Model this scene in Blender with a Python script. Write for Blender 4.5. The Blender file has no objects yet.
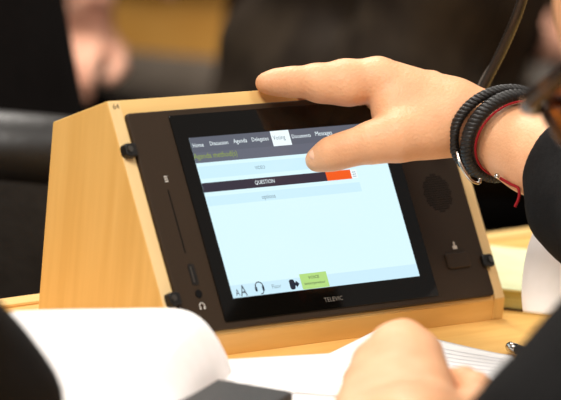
import bpy, bmesh, math, random
import numpy as np
from mathutils import Vector, Matrix, Euler
random.seed(4)
scene = bpy.context.scene
COL = scene.collection

# ------------------------------------------------------------------ camera
F_PX = 4399.132
cam_d = bpy.data.cameras.new('camera'); cam = bpy.data.objects.new('camera', cam_d); COL.objects.link(cam)
CAM_C = Vector((-2.36409, -2.38381, 0.76077))
E_FIT = (1.38622, -0.08723, -0.78707)
cam.location = CAM_C; cam.rotation_euler = E_FIT
cam_d.sensor_width = 36.0; cam_d.lens = F_PX * 36.0 / 561.0
cam_d.clip_end = 60
cam_d.dof.use_dof = True; cam_d.dof.focus_distance = 3.58; cam_d.dof.aperture_fstop = 5.6
scene.camera = cam
CR = Euler(E_FIT, 'XYZ').to_matrix()
RIGHT = CR @ Vector((1, 0, 0)); FWD = CR @ Vector((0, 0, -1))
def at(x, y, d):            # the point of the room seen at photo position x, y, d metres beyond a line just under a metre before the viewer
    d += .953
    return CAM_C + CR @ Vector(((x-280.5)/F_PX*d, -(y-200)/F_PX*d, -d))
def tab(x, y, z=0.0):       # the point at height z seen at x, y
    r = CR @ Vector(((x-280.5)/F_PX, -(y-200)/F_PX, -1)); return CAM_C + r*((z-CAM_C.z)/r.z)
YAW = math.atan2(FWD.y, FWD.x) - math.pi/2     # rotation that turns local +Y away from the viewer

# ------------------------------------------------------------------ helpers
def srgb(r, g, b):
    f = lambda c: (c/255/12.92) if c/255 <= .04045 else ((c/255+.055)/1.055)**2.4
    return (f(r), f(g), f(b), 1)
def mat(name, col, rough=.5, spec=.5, metal=0., emit=None, estr=1., alpha=None, trans=0.):
    m = bpy.data.materials.new(name); m.use_nodes = True
    b = m.node_tree.nodes['Principled BSDF']
    b.inputs['Base Color'].default_value = col; b.inputs['Roughness'].default_value = rough
    b.inputs['Specular IOR Level'].default_value = spec; b.inputs['Metallic'].default_value = metal
    b.inputs['Transmission Weight'].default_value = trans
    if emit: b.inputs['Emission Color'].default_value = emit; b.inputs['Emission Strength'].default_value = estr
    return m
def noisy(name, c1, c2, scale=(30, 30, 30), rough=.6, spec=.4, detail=4, bump=0., lo=.35, hi=.65, bscale=None, sss=0., metal=0., coat=0.):
    m = mat(name, c1, rough, spec, metal); nt = m.node_tree; N = nt.nodes; L = nt.links; b = N['Principled BSDF']
    tc = N.new('ShaderNodeTexCoord'); mp = N.new('ShaderNodeMapping'); mp.inputs['Scale'].default_value = scale
    nz = N.new('ShaderNodeTexNoise'); nz.inputs['Scale'].default_value = 1; nz.inputs['Detail'].default_value = detail
    rp = N.new('ShaderNodeValToRGB'); rp.color_ramp.elements[0].color = c1; rp.color_ramp.elements[1].color = c2
    rp.color_ramp.elements[0].position = lo; rp.color_ramp.elements[1].position = hi
    L.new(tc.outputs['Object'], mp.inputs['Vector']); L.new(mp.outputs[0], nz.inputs['Vector'])
    L.new(nz.outputs['Fac'], rp.inputs[0]); L.new(rp.outputs[0], b.inputs['Base Color'])
    if bump:
        n2 = N.new('ShaderNodeTexNoise'); n2.inputs['Scale'].default_value = bscale or 200; n2.inputs['Detail'].default_value = 3
        L.new(tc.outputs['Object'], n2.inputs['Vector'])
        bp = N.new('ShaderNodeBump'); bp.inputs['Strength'].default_value = bump; bp.inputs['Distance'].default_value = .002
        L.new(n2.outputs['Fac'], bp.inputs['Height']); L.new(bp.outputs[0], b.inputs['Normal'])
    if sss:
        b.inputs['Subsurface Weight'].default_value = sss; b.inputs['Subsurface Radius'].default_value = (.009, .004, .002)
        b.inputs['Subsurface Scale'].default_value = 1
    b.inputs['Coat Weight'].default_value = coat
    return m
def emitter(name, col, s=1.):
    m = mat(name, (0, 0, 0, 1), .25, .3, emit=col, estr=s); return m

M = {}
M['wood_side'] = noisy('beech side', srgb(220, 175, 99), srgb(230, 187, 112), (90, 90, 5), .42, .35, 5, .05, bscale=90)
M['wood_front'] = noisy('beech edge', srgb(232, 188, 118), srgb(240, 200, 130), (8, 60, 60), .42, .35, 5)
M['wood_edge'] = noisy('pale edge band', srgb(236, 202, 144), srgb(242, 210, 154), (60, 8, 8), .45, .3, 4)
M['wood_table'] = noisy('beech table', srgb(222, 170, 92), srgb(236, 188, 110), (6, 60, 60), .35, .4, 5)
M['wood_far'] = noisy('far desk wood', srgb(204, 146, 66), srgb(212, 156, 76), (4, 30, 30), .5, .3, 4)
M['panel'] = noisy('dark brown plastic', srgb(50, 38, 27), srgb(53, 41, 29), (900, 900, 900), .5, .22, 2)
M['glass'] = mat('black glass', srgb(10, 8, 6), .08, .3)
M['black'] = mat('black rubber', srgb(20, 18, 16), .45, .4)
M['slot'] = mat('slot black', srgb(6, 5, 5), .8, .2)
M['screw'] = mat('dark steel', srgb(120, 115, 108), .3, .5, 1.)
M['mark'] = mat('grey print', srgb(205, 200, 192), .6, .2)
M['logo'] = mat('grey logo print', srgb(118, 112, 104), .6, .2)
M['markdark'] = mat('dark print', srgb(60, 42, 24), .6, .2)
M['skin'] = noisy('skin', srgb(220, 162, 120), srgb(231, 176, 134), (35, 35, 35), .48, .35, 4, .35, bscale=420, sss=.12)
M['skinfar'] = noisy('skin rosy', srgb(222, 160, 132), srgb(236, 178, 150), (25, 25, 25), .5, .35, 3)
M['nail'] = mat('nail', srgb(234, 184, 154), .3, .5)
M['hair'] = noisy('dark hair', srgb(34, 24, 18), srgb(58, 42, 30), (120, 20, 120), .5, .4, 4)
M['jacket'] = noisy('black suiting', srgb(15, 14, 14), srgb(21, 20, 20), (300, 300, 300), .85, .12, 2, .3, bscale=900)
M['suit_black'] = noisy('black wool', srgb(16, 13, 12), srgb(20, 16, 15), (90, 90, 90), .9, .1, 2)
M['suit_brown'] = noisy('brown suiting', srgb(30, 21, 13), srgb(52, 42, 31), (14, 14, 14), .7, .15, 3)  # lighter blotches in the colour stand in for lit folds
M['suit_dark'] = noisy('dark brown suiting', srgb(34, 21, 9), srgb(38, 24, 11), (40, 40, 40), .9, .15, 2)
M['shirt'] = mat('white shirt', srgb(240, 238, 236), .8, .2)
M['trouser'] = noisy('dark trousers', srgb(20, 17, 16), srgb(26, 22, 20), (100, 100, 100), .9, .1, 2)
M['paper'] = noisy('white paper', srgb(246, 244, 242), srgb(250, 248, 247), (60, 60, 60), .8, .15, 2)
M['paperline'] = mat('grey print on paper', srgb(226, 224, 226), .8, .1)
M['binder'] = noisy('charcoal cover', srgb(44, 42, 41), srgb(50, 48, 47), (200, 200, 200), .6, .3, 2)
M['leather'] = noisy('black leather', srgb(19, 15, 12), srgb(26, 22, 19), (60, 60, 60), .45, .5, 3, .2, bscale=120)
M['greycloth'] = noisy('grey upholstery', srgb(82, 72, 62), srgb(94, 84, 74), (60, 60, 60), .85, .2, 3)
M['carpet'] = noisy('dark carpet', srgb(30, 22, 18), srgb(40, 30, 24), (120, 120, 120), .95, .1, 3)
M['wallwood'] = noisy('wall wood', srgb(70, 48, 30), srgb(82, 58, 36), (3, 30, 3), .6, .2, 3)
M['braid'] = noisy('black braided leather', srgb(16, 13, 12), srgb(30, 25, 22), (500, 500, 500), .5, .45, 2)
M['red'] = mat('red cord', srgb(140, 18, 26), .7, .2)
M['metal'] = mat('polished steel', srgb(200, 196, 190), .2, .5, 1.)
M['neck'] = noisy('gooseneck', srgb(30, 25, 20), srgb(42, 36, 30), (600, 600, 600), .35, .5, 2)
M['tort'] = noisy('tortoiseshell', srgb(40, 30, 24), srgb(96, 62, 30), (45, 45, 45), .2, .5, 2, lo=.5, hi=.75)
M['amber'] = mat('amber acetate', srgb(196, 128, 48), .2, .5)
M['lens'] = mat('amber tinted lens', srgb(226, 150, 60), .05, .5, trans=.6)
M['pad'] = noisy('pale lime cover', srgb(226, 232, 184), srgb(232, 238, 194), (40, 40, 40), .5, .3, 2)
M['padside'] = noisy('page edges', srgb(196, 190, 120), srgb(214, 208, 140), (4, 4, 900), .7, .2, 2)
M['frame_grey'] = mat('grey plastic', srgb(110, 102, 94), .4, .4)
# things shown on the lit screen
M['s_bg'] = emitter('screen pale blue', srgb(214, 243, 251), 1.0)
M['s_row'] = emitter('screen row', srgb(200, 234, 247), 1.0)
M['s_bar'] = emitter('screen bar', srgb(98, 102, 115), .9)
M['s_strip'] = emitter('screen strip', srgb(104, 108, 122), .9)
M['s_dark'] = emitter('screen dark row', srgb(56, 50, 64), .9)
M['s_white'] = emitter('screen white', srgb(236, 248, 252), 1.)
M['s_orange'] = emitter('screen orange', srgb(238, 92, 34), 1.)
M['s_green'] = emitter('screen green', srgb(176, 216, 128), 1.)
M['s_text'] = emitter('screen grey text', srgb(112, 138, 150), .9)
M['s_ink'] = emitter('screen ink', srgb(36, 44, 58), .9)
M['s_lime'] = emitter('screen lime text', srgb(150, 170, 70), .9)
M['s_foot'] = emitter('screen footer', srgb(200, 232, 246), 1.)

def new_obj(name, me, m, parent=None, smooth=False):
    """me is in room coordinates; children are shifted to their thing's base"""
    o = bpy.data.objects.new(name, me); COL.objects.link(o)
    if m is not None:
        for mm in (m if isinstance(m, (list, tuple)) else [m]): me.materials.append(mm)
    if smooth:
        for p in me.polygons: p.use_smooth = True
    if parent is not None:
        o.parent = parent
        root = parent
        while root.parent: root = root.parent
        off = root['_b'] if '_b' in root else (0, 0, 0)
        me.transform(Matrix.Translation(-Vector(off)))
        rz = root.rotation_euler.z
        if rz: me.transform(Matrix.Rotation(-rz, 4, 'Z'))
    else:
        vs = np.empty(len(me.vertices)*3); me.vertices.foreach_get('co', vs); vs = vs.reshape(-1, 3)
        b = Vector((float((vs[:, 0].min()+vs[:, 0].max())/2), float((vs[:, 1].min()+vs[:, 1].max())/2), float(vs[:, 2].min())))
        me.transform(Matrix.Translation(-b)); o.location = b
    return o
def thing(name, label, cat, loc, group=None, rz=0.):
    o = bpy.data.objects.new(name, None); COL.objects.link(o); o.location = loc; o.empty_display_size = .05
    o.rotation_euler = (0, 0, rz)
    o['label'] = label; o['category'] = cat; o['_b'] = tuple(loc)
    if group: o['group'] = group
    return o
def tag(o, label, cat, group=None):
    o['label'] = label; o['category'] = cat
    if group: o['group'] = group
    return o
def bm_mesh(bm, name='mesh'):
    bmesh.ops.recalc_face_normals(bm, faces=bm.faces[:])
    me = bpy.data.meshes.new(name); bm.to_mesh(me); bm.free(); return me
I4 = Matrix.Identity(4)
def box(bm, x0, x1, y0, y1, z0, z1, mx=I4, bev=0., seg=2):
    t = bmesh.new()
    bmesh.ops.create_cube(t, size=1)
    for v in t.verts: v.co = Vector((x0+(v.co.x+.5)*(x1-x0), y0+(v.co.y+.5)*(y1-y0), z0+(v.co.z+.5)*(z1-z0)))
    if bev: bmesh.ops.bevel(t, geom=t.edges[:], offset=bev, segments=seg, affect='EDGES', profile=.5)
    for v in t.verts: v.co = mx @ v.co
    me = bpy.data.meshes.new('t'); t.to_mesh(me); t.free(); bm.from_mesh(me); bpy.data.meshes.remove(me)
def rrect(bm, x0, x1, y0, y1, z0, z1, r, mx=I4, seg=6, bev=0.):
    """rounded rectangle slab in local XY"""
    t = bmesh.new(); vs = []
    for cx, cy, a0 in ((x1-r, y1-r, 0), (x0+r, y1-r, 90), (x0+r, y0+r, 180), (x1-r, y0+r, 270)):
        for i in range(seg+1):
            a = math.radians(a0+90*i/seg); vs.append(t.verts.new((cx+r*math.cos(a), cy+r*math.sin(a), z0)))
    f = t.faces.new(vs)
    g = bmesh.ops.extrude_face_region(t, geom=[f])
    top = [e for e in g['geom'] if isinstance(e, bmesh.types.BMVert)]
    for v in top: v.co.z = z1
    if bev:
        es = [e for e in t.edges if e.verts[0] in top and e.verts[1] in top]
        bmesh.ops.bevel(t, geom=es, offset=bev, segments=2, affect='EDGES', profile=.5)
    for v in t.verts: v.co = mx @ v.co
    me = bpy.data.meshes.new('t'); t.to_mesh(me); t.free(); bm.from_mesh(me); bpy.data.meshes.remove(me)
def tube(bm, pts, rad, n=10, closed=False):
    pts = [Vector(p) for p in pts]; m = len(pts)
    rads = rad if isinstance(rad, (list, tuple)) else [rad]*m
    rings = []; prev = None
    for i, p in enumerate(pts):
        a = pts[(i-1) % m] if (closed or i > 0) else p; b = pts[(i+1) % m] if (closed or i < m-1) else p
        t = (b-a).normalized()
        if prev is None:
            u = t.orthogonal().normalized()
        else:
            u = (prev - t*prev.dot(t)).normalized()
        prev = u; w = t.cross(u)
        rings.append([bm.verts.new(p+(u*math.cos(2*math.pi*k/n)+w*math.sin(2*math.pi*k/n))*rads[i]) for k in range(n)])
    rng = range(m) if closed else range(m-1)
    for i in rng:
        A = rings[i]; B = rings[(i+1) % m]; off = 0
        if closed and i == m-1:
            off = min(range(n), key=lambda o: sum((A[k].co-B[(k+o) % n].co).length for k in range(n)))
        for k in range(n): bm.faces.new((A[k], A[(k+1) % n], B[(k+1+off) % n], B[(k+off) % n]))
    if not closed:
        bm.faces.new(rings[0][::-1]); bm.faces.new(rings[-1])
def cyl(bm, c, axis, r, h, n=24):
    a = Vector(axis).normalized(); c = Vector(c); tube(bm, [c, c+a*h], r, n)
def spline(P, n=8):
    P = [Vector(p) for p in P]; Q = [P[0]*2-P[1]]+P+[P[-1]*2-P[-2]]; out = []
    for i in range(1, len(Q)-2):
        for k in range(n):
            t = k/n; a, b, c, d = Q[i-1], Q[i], Q[i+1], Q[i+2]
            out.append(.5*((2*b)+(c-a)*t+(2*a-5*b+4*c-d)*t*t+(3*b-a-3*c+d)*t**3))
    out.append(P[-1]); return out

# ---- smooth volumes: rounded cones and ellipsoids blended into one continuous skin
class Vol:
    def __init__(s): s.p = []
    def cone(s, a, ra, b, rb, k=.006): s.p.append(('c', np.array(a, float), ra, np.array(b, float), rb, k)); return s
    def chain(s, pts, k=.006):
        for (a, ra), (b, rb) in zip(pts[:-1], pts[1:]): s.cone(a, ra, b, rb, k)
        return s
    def ell(s, c, r, R=None, k=.01): s.p.append(('e', np.array(c, float), np.array(r, float), np.array(R) if R is not None else np.eye(3), 0, k)); return s
    def mesh(s, h, disp=None):
        lo = np.array([1e9]*3); hi = -lo; bb = []
        for q in s.p:
            if q[0] == 'c':
                l = np.minimum(q[1]-q[2], q[3]-q[4]); u = np.maximum(q[1]+q[2], q[3]+q[4])
            else:
                m = q[2].max(); l = q[1]-m; u = q[1]+m
            pad = q[5]+4*h; bb.append((l-pad, u+pad)); lo = np.minimum(lo, l-pad); hi = np.maximum(hi, u+pad)
        n = np.ceil((hi-lo)/h).astype(int)+1
        D = np.full(n, 1., np.float32)
        for q, (l, u) in zip(s.p, bb):
            i0 = np.maximum(((l-lo)/h).astype(int), 0); i1 = np.minimum(np.ceil((u-lo)/h).astype(int)+1, n)
            g = [lo[a]+h*np.arange(i0[a], i1[a]) for a in range(3)]
            X, Y, Z = g[0][:, None, None], g[1][None, :, None], g[2][None, None, :]
            if q[0] == 'c':
                a, ra, b, rb, k = q[1:]; v = b-a; vv = max(v@v, 1e-12)
                t = np.clip(((X-a[0])*v[0]+(Y-a[1])*v[1]+(Z-a[2])*v[2])/vv, 0, 1)
                d = np.sqrt((X-a[0]-t*v[0])**2+(Y-a[1]-t*v[1])**2+(Z-a[2]-t*v[2])**2)-(ra+(rb-ra)*t)
            else:
                c, r, R, _, k = q[1:]
                P = [(X-c[0])*R[0, i]+(Y-c[1])*R[1, i]+(Z-c[2])*R[2, i] for i in range(3)]
                k0 = np.sqrt(sum((P[i]/r[i])**2 for i in range(3))); k1 = np.sqrt(sum((P[i]/r[i]**2)**2 for i in range(3)))
                d = k0*(k0-1)/np.maximum(k1, 1e-9); d = np.where(k0 < 1e-6, -r.min(), d)
            sl = tuple(slice(i0[a], i1[a]) for a in range(3)); e = D[sl]
            hh = np.clip(.5+.5*(e-d)/k, 0, 1); D[sl] = e*(1-hh)+d*hh-k*hh*(1-hh)
        if disp is not None:
            G = np.argwhere(np.abs(D) < .03)
            P = lo+h*G; D[G[:, 0], G[:, 1], G[:, 2]] += disp(P).astype(np.float32)
        S = D < 0
        cnt = sum(S[i:n[0]-1+i, j:n[1]-1+j, k:n[2]-1+k].astype(np.int8) for i in (0, 1) for j in (0, 1) for k in (0, 1))
        act = (cnt > 0) & (cnt < 8); C = np.argwhere(act); idx = np.full(act.shape, -1, np.int32); idx[act] = np.arange(len(C))
        acc = np.zeros((len(C), 3)); num = np.zeros(len(C))
        cor = [(i, j, k) for i in (0, 1) for j in (0, 1) for k in (0, 1)]
        val = {c: D[C[:, 0]+c[0], C[:, 1]+c[1], C[:, 2]+c[2]] for c in cor}
        for c in cor:
            for ax in range(3):
                if c[ax]: continue
                c2 = list(c); c2[ax] = 1; c2 = tuple(c2); A, B = val[c], val[c2]; x = (A < 0) != (B < 0)
                t = np.where(x, A/np.where(x, A-B, 1), 0)
                p = np.tile(np.array(c, float), (len(C), 1)); p[:, ax] = t
                acc += p*x[:, None]; num += x
        V = lo+h*(C+acc/num[:, None])
        F = []
        for ax in range(3):
            b, c = (ax+1) % 3, (ax+2) % 3
            s0 = [slice(None)]*3; s1 = [slice(None)]*3; s0[ax] = slice(0, -1); s1[ax] = slice(1, None)
            ch = S[tuple(s0)] != S[tuple(s1)]; E_ = np.argwhere(ch); ins = S[E_[:, 0], E_[:, 1], E_[:, 2]]
            ok = np.all([(E_[:, b] > 0), (E_[:, c] > 0), E_[:, b] < n[b]-1, E_[:, c] < n[c]-1], 0); E_ = E_[ok]; ins = ins[ok]
            def cell(db, dc):
                q = E_.copy(); q[:, b] += db; q[:, c] += dc; return idx[q[:, 0], q[:, 1], q[:, 2]]
            Q = np.stack([cell(-1, -1), cell(0, -1), cell(0, 0), cell(-1, 0)], 1)
            Q[~ins] = Q[~ins][:, ::-1]; F.append(Q)
        F = np.concatenate(F)
        me = bpy.data.meshes.new('volume'); me.from_pydata(V.tolist(), [], F.tolist()); me.validate()
        for p in me.polygons: p.use_smooth = True
        return me
def wrinkle(amp, f, seed=0):
    rs = np.random.RandomState(seed); W = rs.normal(0, 1, (7, 3)); W = W/np.linalg.norm(W, axis=1)[:, None]*f*rs.uniform(.6, 1.6, (7, 1)); ph = rs.uniform(0, 6, 7)
    def d(P):
        q = sum(np.sin(P@W[i]+ph[i]+1.5*np.sin(P@W[(i+2) % 7]*.6)) for i in range(7))/7
        return amp*q
    return d

# ------------------------------------------------------------------ the room
FLOOR = -.74
def structure(o): o['kind'] = 'structure'; return o
bm = bmesh.new(); box(bm, -5, 7, -4, 9, FLOOR-.1, FLOOR); structure(new_obj('floor', bm_mesh(bm), M['carpet']))
bm = bmesh.new(); mxw = Matrix.Translation(at(280, 200, 8.3)) @ Matrix.Rotation(YAW, 4, 'Z')
zb = at(280, 200, 8.3).z
box(bm, -6, 6, 0, .15, FLOOR-zb, 2.3-zb, mxw); structure(new_obj('wall_back', bm_mesh(bm), M['wallwood']))

# ------------------------------------------------------------------ the table under everything
e0 = tab(0, 301); e1 = tab(531, 229)
TA = math.atan2(e1.y-e0.y, e1.x-e0.x)
mt = Matrix.Translation(e0) @ Matrix.Rotation(TA, 4, 'Z')      # local y=0 is the far edge
t = thing('conference_table', 'long light wooden conference table that the wooden touchscreen terminal stands on', 'table', (.2, -.1, FLOOR))
bm = bmesh.new(); box(bm, -1.6, 1.9, -.72, -.022, -.035, 0, mt, .0015); new_obj('tabletop', bm_mesh(bm), M['wood_table'], t)
bm = bmesh.new(); box(bm, -1.6, 1.9, -.0205, 0, -.04, .0025, mt, .002); new_obj('edge_strip', bm_mesh(bm), M['wood_front'], t)
for x in (-1.45, 1.7):
    bm = bmesh.new(); box(bm, x-.02, x+.02, -.62, -.08, FLOOR, -.0351, mt, .002); new_obj('leg', bm_mesh(bm), M['wood_table'], t)
bm = bmesh.new(); box(bm, -1.4285, 1.6785, -.12, -.1, FLOOR+.25, -.0351, mt); new_obj('modesty_panel', bm_mesh(bm), M['wood_table'], t)

# ------------------------------------------------------------------ the wooden terminal
TT = .50592; HP = .01768; SL = .1980; X0 = .0; X1 = .3891; YC = .15646; ZC = .16316
sv = Vector((0, math.sin(TT), math.cos(TT))); nv = Vector((0, -math.cos(TT), math.sin(TT)))
MF = Matrix(((1, 0, 0, 0), (0, sv.y, nv.y, 0), (0, sv.z, nv.z, HP), (0, 0, 0, 1)))       # sloping face: x along, y up the slope, z out of it
Bt = Vector((0, 0, HP)) + sv*SL
term = thing('touchscreen_terminal', 'light wooden sloping conference terminal with a lit touchscreen, touched by a hand', 'touchscreen terminal', (.19, .08, 0))
prof = [(0, 0), (0, HP), (Bt.y, Bt.z), (YC, ZC), (YC, 0)]
def slab(x0, x1, pr, bev):
    b = bmesh.new(); vs = [b.verts.new((x0, y, z)) for y, z in pr]; f = b.faces.new(vs)
    g = bmesh.ops.extrude_face_region(b, geom=[f])
    for v in g['geom']:
        if isinstance(v, bmesh.types.BMVert): v.co.x = x1
    if bev: bmesh.ops.bevel(b, geom=b.edges[:], offset=bev, segments=2, affect='EDGES', profile=.5)
    return b
TH = .013
for a, b_ in ((X0, X0+TH), (X1-TH, X1)):
    sp_ = new_obj('side_panel', bm_mesh(slab(a, b_, prof, .0009)), M['wood_side'], term)
    bm = bmesh.new(); box(bm, a+.0004, b_-.0002, .0006, SL-.0006, -.0004, .0003, MF, .0002, 1); new_obj('edge_band', bm_mesh(bm), M['wood_edge'], sp_)
G = .0003
bm = bmesh.new(); box(bm, X0+TH+G, X1-TH-G, -.0, SL, -.012, -.0006, MF, .0006); new_obj('front_board', bm_mesh(bm), M['wood_front'], term)
pl = [(.0004, .0), (.0004, HP-.0005), (.012, HP-.0005), (.012, 0)]
new_obj('plinth', bm_mesh(slab(X0+TH+G, X1-TH-G, pl, .0006)), M['wood_table'], term)
pt = [(Bt.y+.0002, Bt.z-.0004), (YC, ZC-.0004), (YC, ZC-.012), (Bt.y+.004, Bt.z-.016)]
new_obj('top_board', bm_mesh(slab(X0+TH+G, X1-TH-G, pt, .0005)), M['wood_front'], term)
bm = bmesh.new(); box(bm, X0+TH+G, X1-TH-G, YC-.012, YC-.0005, 0, ZC-.013); new_obj('back_board', bm_mesh(bm), M['wood_side'], term)
# black fascia
def fpt(x, y, off=.0035):     # photo position -> position on the sloping face
    P0 = Vector((0, 0, HP))+nv*off; r = CR @ Vector(((x-280.5)/F_PX, -(y-200)/F_PX, -1)); k = (P0-CAM_C).dot(nv)/r.dot(nv); P = CAM_C+r*k
    return P.x, (P-P0).dot(sv)
PR = .0035
pa, pb = fpt(126.3, 113.2), fpt(495.5, 295)
PX, PW, PL, PH = pa[0], pb[0]-pa[0], pb[1], pa[1]-pb[1]
bm = bmesh.new(); rrect(bm, PX, PX+PW, PL, PL+PH, 0, PR, .004, MF, bev=.0012)
fascia = new_obj('fascia', bm_mesh(bm), M['panel'], term)
Z0 = PR
ga, gb = fpt(168, 116), fpt(438.6, 296)
bm = bmesh.new(); rrect(bm, ga[0], gb[0], gb[1], ga[1], Z0+.00005, Z0+.0009, .002, MF, bev=.0004)
glass = new_obj('screen_glass', bm_mesh(bm), M['glass'], term)
ZG = Z0+.0009
sa, sb_, sc_ = fpt(187.5, 138.5), fpt(418.9, 276.4), fpt(233, 298.6)
SX, SU = sa[0]*.5+sc_[0]*.5, sb_[1]*.5+sc_[1]*.5
SW, SH = sb_[0]-SX, sa[1]-SU
def quad_obj(name, x0, x1, y0, y1, z, m, parent):
    b = bmesh.new(); box(b, x0, x1, y0, y1, z-.00004, z, MF); return new_obj(name, bm_mesh(b), m, parent)
disp = quad_obj('display', SX, SX+SW, SU, SU+SH, ZG+.0001, M['s_bg'], term)
ZS = ZG+.0002
VT = SU+SH
VM = fpt(280, 146)[1]; VS = (fpt(195, 163.5)[1]+fpt(265, 158)[1])/2; XO = fpt(325, 175)[0]; XP = fpt(350, 174)[0]; XQ = fpt(356, 173.3)[0]
quad_obj('menu_bar', SX, SX+SW, VM, VT, ZS, M['s_bar'], disp)
quad_obj('status_strip', SX, SX+SW, VS, VM, ZS, M['s_strip'], disp)
FONT = {}
def text_mesh(s, x, y, w, z, h=None, mx=MF):
    cu = bpy.data.curves.new('txt', 'FONT'); cu.body = s; cu.align_x = 'CENTER'; cu.align_y = 'CENTER'; cu.size = 1; cu.resolution_u = 2
    o = bpy.data.objects.new('txt', cu); COL.objects.link(o); dg = bpy.context.evaluated_depsgraph_get()
    me = bpy.data.meshes.new_from_object(o.evaluated_get(dg)); bpy.data.objects.remove(o); bpy.data.curves.remove(cu)
    xs = [v.co.x for v in me.vertices]; ys = [v.co.y for v in me.vertices]
    cx, cy = (min(xs)+max(xs))/2, (min(ys)+max(ys))/2; sx = w/(max(xs)-min(xs)); sy = h/(max(ys)-min(ys)) if h else sx
    for v in me.vertices: v.co = Vector(((v.co.x-cx)*sx+x, (v.co.y-cy)*sy+y, z))
    me.transform(mx); return me
def txt(name, s, x, y, w, m, parent, z=None, h=None):
    return new_obj(name, text_mesh(s, x, y, w, z if z is not None else ZS+.0001, h), m, parent)
def pxt(name, s, xa, xb, yc, m, parent, h=None, z=None):
    a = fpt(xa, yc+(xb-xa)*.06); b = fpt(xb, yc-(xb-xa)*.06); return txt(name, s, (a[0]+b[0])/2, (a[1]+b[1])/2, b[0]-a[0], m, parent, z, h)
for s, xa, xb, yc in (('Home', 192, 202.5, 145.6), ('Discussion', 209, 227, 143.3), ('Agenda', 232.5, 246, 141.8), ('Delegates', 251, 267.5, 140), ('Documents', 291, 309.5, 136.2), ('Messages', 314.5, 331, 134.2)):
    pxt('menu_word', s, xa, xb, yc, M['s_white'], disp)
quad_obj('selected_tab', fpt(268.5, 131)[0], fpt(287, 130)[0], VM-.0001, VT, ZS+.00008, M['s_white'], disp)
pxt('menu_word', 'Voting', 272, 284, 138.6, M['s_text'], disp, z=ZS+.0003)
pxt('status_words', 'Agenda method(s)', 193, 236, 156, M['s_lime'], disp)
vr = fpt(318, 172.8)[1]; vq = fpt(318, 182.2)[1]
quad_obj('list_row', SX+.0005, XQ, vr+.0035, VS-.003, ZS, M['s_row'], disp)
quad_obj('list_row', SX, XO, vq, vr, ZS, M['s_dark'], disp)
quad_obj('orange_bar', XO, XP, vq, vr, ZS, M['s_orange'], disp)
quad_obj('vote_box', XP, XQ, vq+.0004, vr-.0004, ZS, M['s_white'], disp)
bm = bmesh.new()
for k in range(3): box(bm, XP+.0014, XQ-.0014, vq+.0016+k*.0018, vq+.0021+k*.0018, ZS, ZS+.0001, MF)
new_obj('vote_count', bm_mesh(bm), M['s_text'], disp)
quad_obj('list_row', SX+.0005, XQ, vq-.0115, vq-.0035, ZS, M['s_row'], disp)
pxt('row_word', 'VIDEO', 254, 264, 167.8, M['s_text'], disp)
pxt('row_word', 'QUESTION', 254, 273.5, 182.5, M['s_white'], disp)
pxt('row_word', 'options', 261, 274.5, 197.5, M['s_text'], disp)
quad_obj('footer_bar', SX, SX+SW, SU, SU+.0105, ZS, M['s_foot'], disp)
pxt('letter_icon', 'A', 234.6, 238.6, 293, M['s_ink'], disp, h=.0058); pxt('letter_icon', 'A', 239, 245.5, 291, M['s_ink'], disp, h=.0092)
hx, hy = fpt(258.5, 288.2)
bm = bmesh.new()
tube(bm, [MF @ Vector((hx+.0042*math.cos(a), hy+.001+.0038*math.sin(a), ZS+.0002)) for a in [math.pi*(i/12*1.1-.05) for i in range(13)]], .00045, 6)
for s_ in (-1, 1): rrect(bm, hx+s_*.004-.001, hx+s_*.004+.001, hy-.0028, hy+.0012, ZS, ZS+.0003, .0006, MF)
tube(bm, [MF @ Vector((hx+.004, hy-.0025, ZS+.0002)), MF @ Vector((hx+.0025, hy-.0048, ZS+.0002)), MF @ Vector((hx, hy-.005, ZS+.0002))], .0004, 6)
new_obj('headset_icon', bm_mesh(bm), M['s_ink'], disp)
pxt('language_word', 'Floor', 271, 280, 286.6, M['s_text'], disp)
lx, ly = fpt(292.5, 284.8)
bm = bmesh.new(); rrect(bm, lx-.0042, lx+.0015, ly-.0042, ly+.0042, ZS, ZS+.0003, .002, MF); rrect(bm, lx+.0, lx+.0046, ly-.0014, ly+.0014, ZS, ZS+.0003, .0006, MF)
b2 = [(lx+.003, ly+.003), (lx+.003, ly-.003), (lx+.0066, ly)]; bm.faces.new([bm.verts.new(MF @ Vector((a, b, ZS+.0003))) for a, b in b2])
new_obj('exit_icon', bm_mesh(bm), M['s_ink'], disp)
g0 = fpt(302.5, 291); g1 = fpt(325.5, 274.5)
quad_obj('green_key', g0[0], g1[0], SU+.0002, SU+.0132, ZS+.0001, M['s_green'], disp)
gx = (g0[0]+g1[0])/2
txt('key_words', 'VOICE', gx, SU+.0096, .0125, M['s_ink'], disp, ZS+.0002, .0024); txt('key_words', 'interpreter', gx, SU+.0045, .024, M['s_ink'], disp, ZS+.0002, .0027)
lo_ = fpt(332.5, 299.3); txt('logo', 'TELEVIC', lo_[0], lo_[1], .0215, M['logo'], glass, ZG+.0003, .0036)
# fittings on the fascia
def clampbit(x, y, w, sgn):
    bm = bmesh.new(); rrect(bm, x-w/2, x+w/2, y-.0056, y+.0056, -.0005, PR+.0028, .003, MF, bev=.0012); o = new_obj('clamp', bm_mesh(bm), M['black'], term, False)
    bm = bmesh.new(); c = MF @ Vector((x-sgn*.002, y+.0005, PR+.0027)); cyl(bm, c, nv, .0026, .0012, 16); new_obj('screw', bm_mesh(bm), M['screw'], o)
for px_, py_, w_, g_ in ((129.8, 150.5, .0125, 1), (173.5, 299.5, .0125, 1), (486.5, 261, .0135, -1)): clampbit(*fpt(px_, py_), w_, g_)
clampbit(fpt(487, 261)[0], fpt(129.5, 150)[1], .015, -1)
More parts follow.
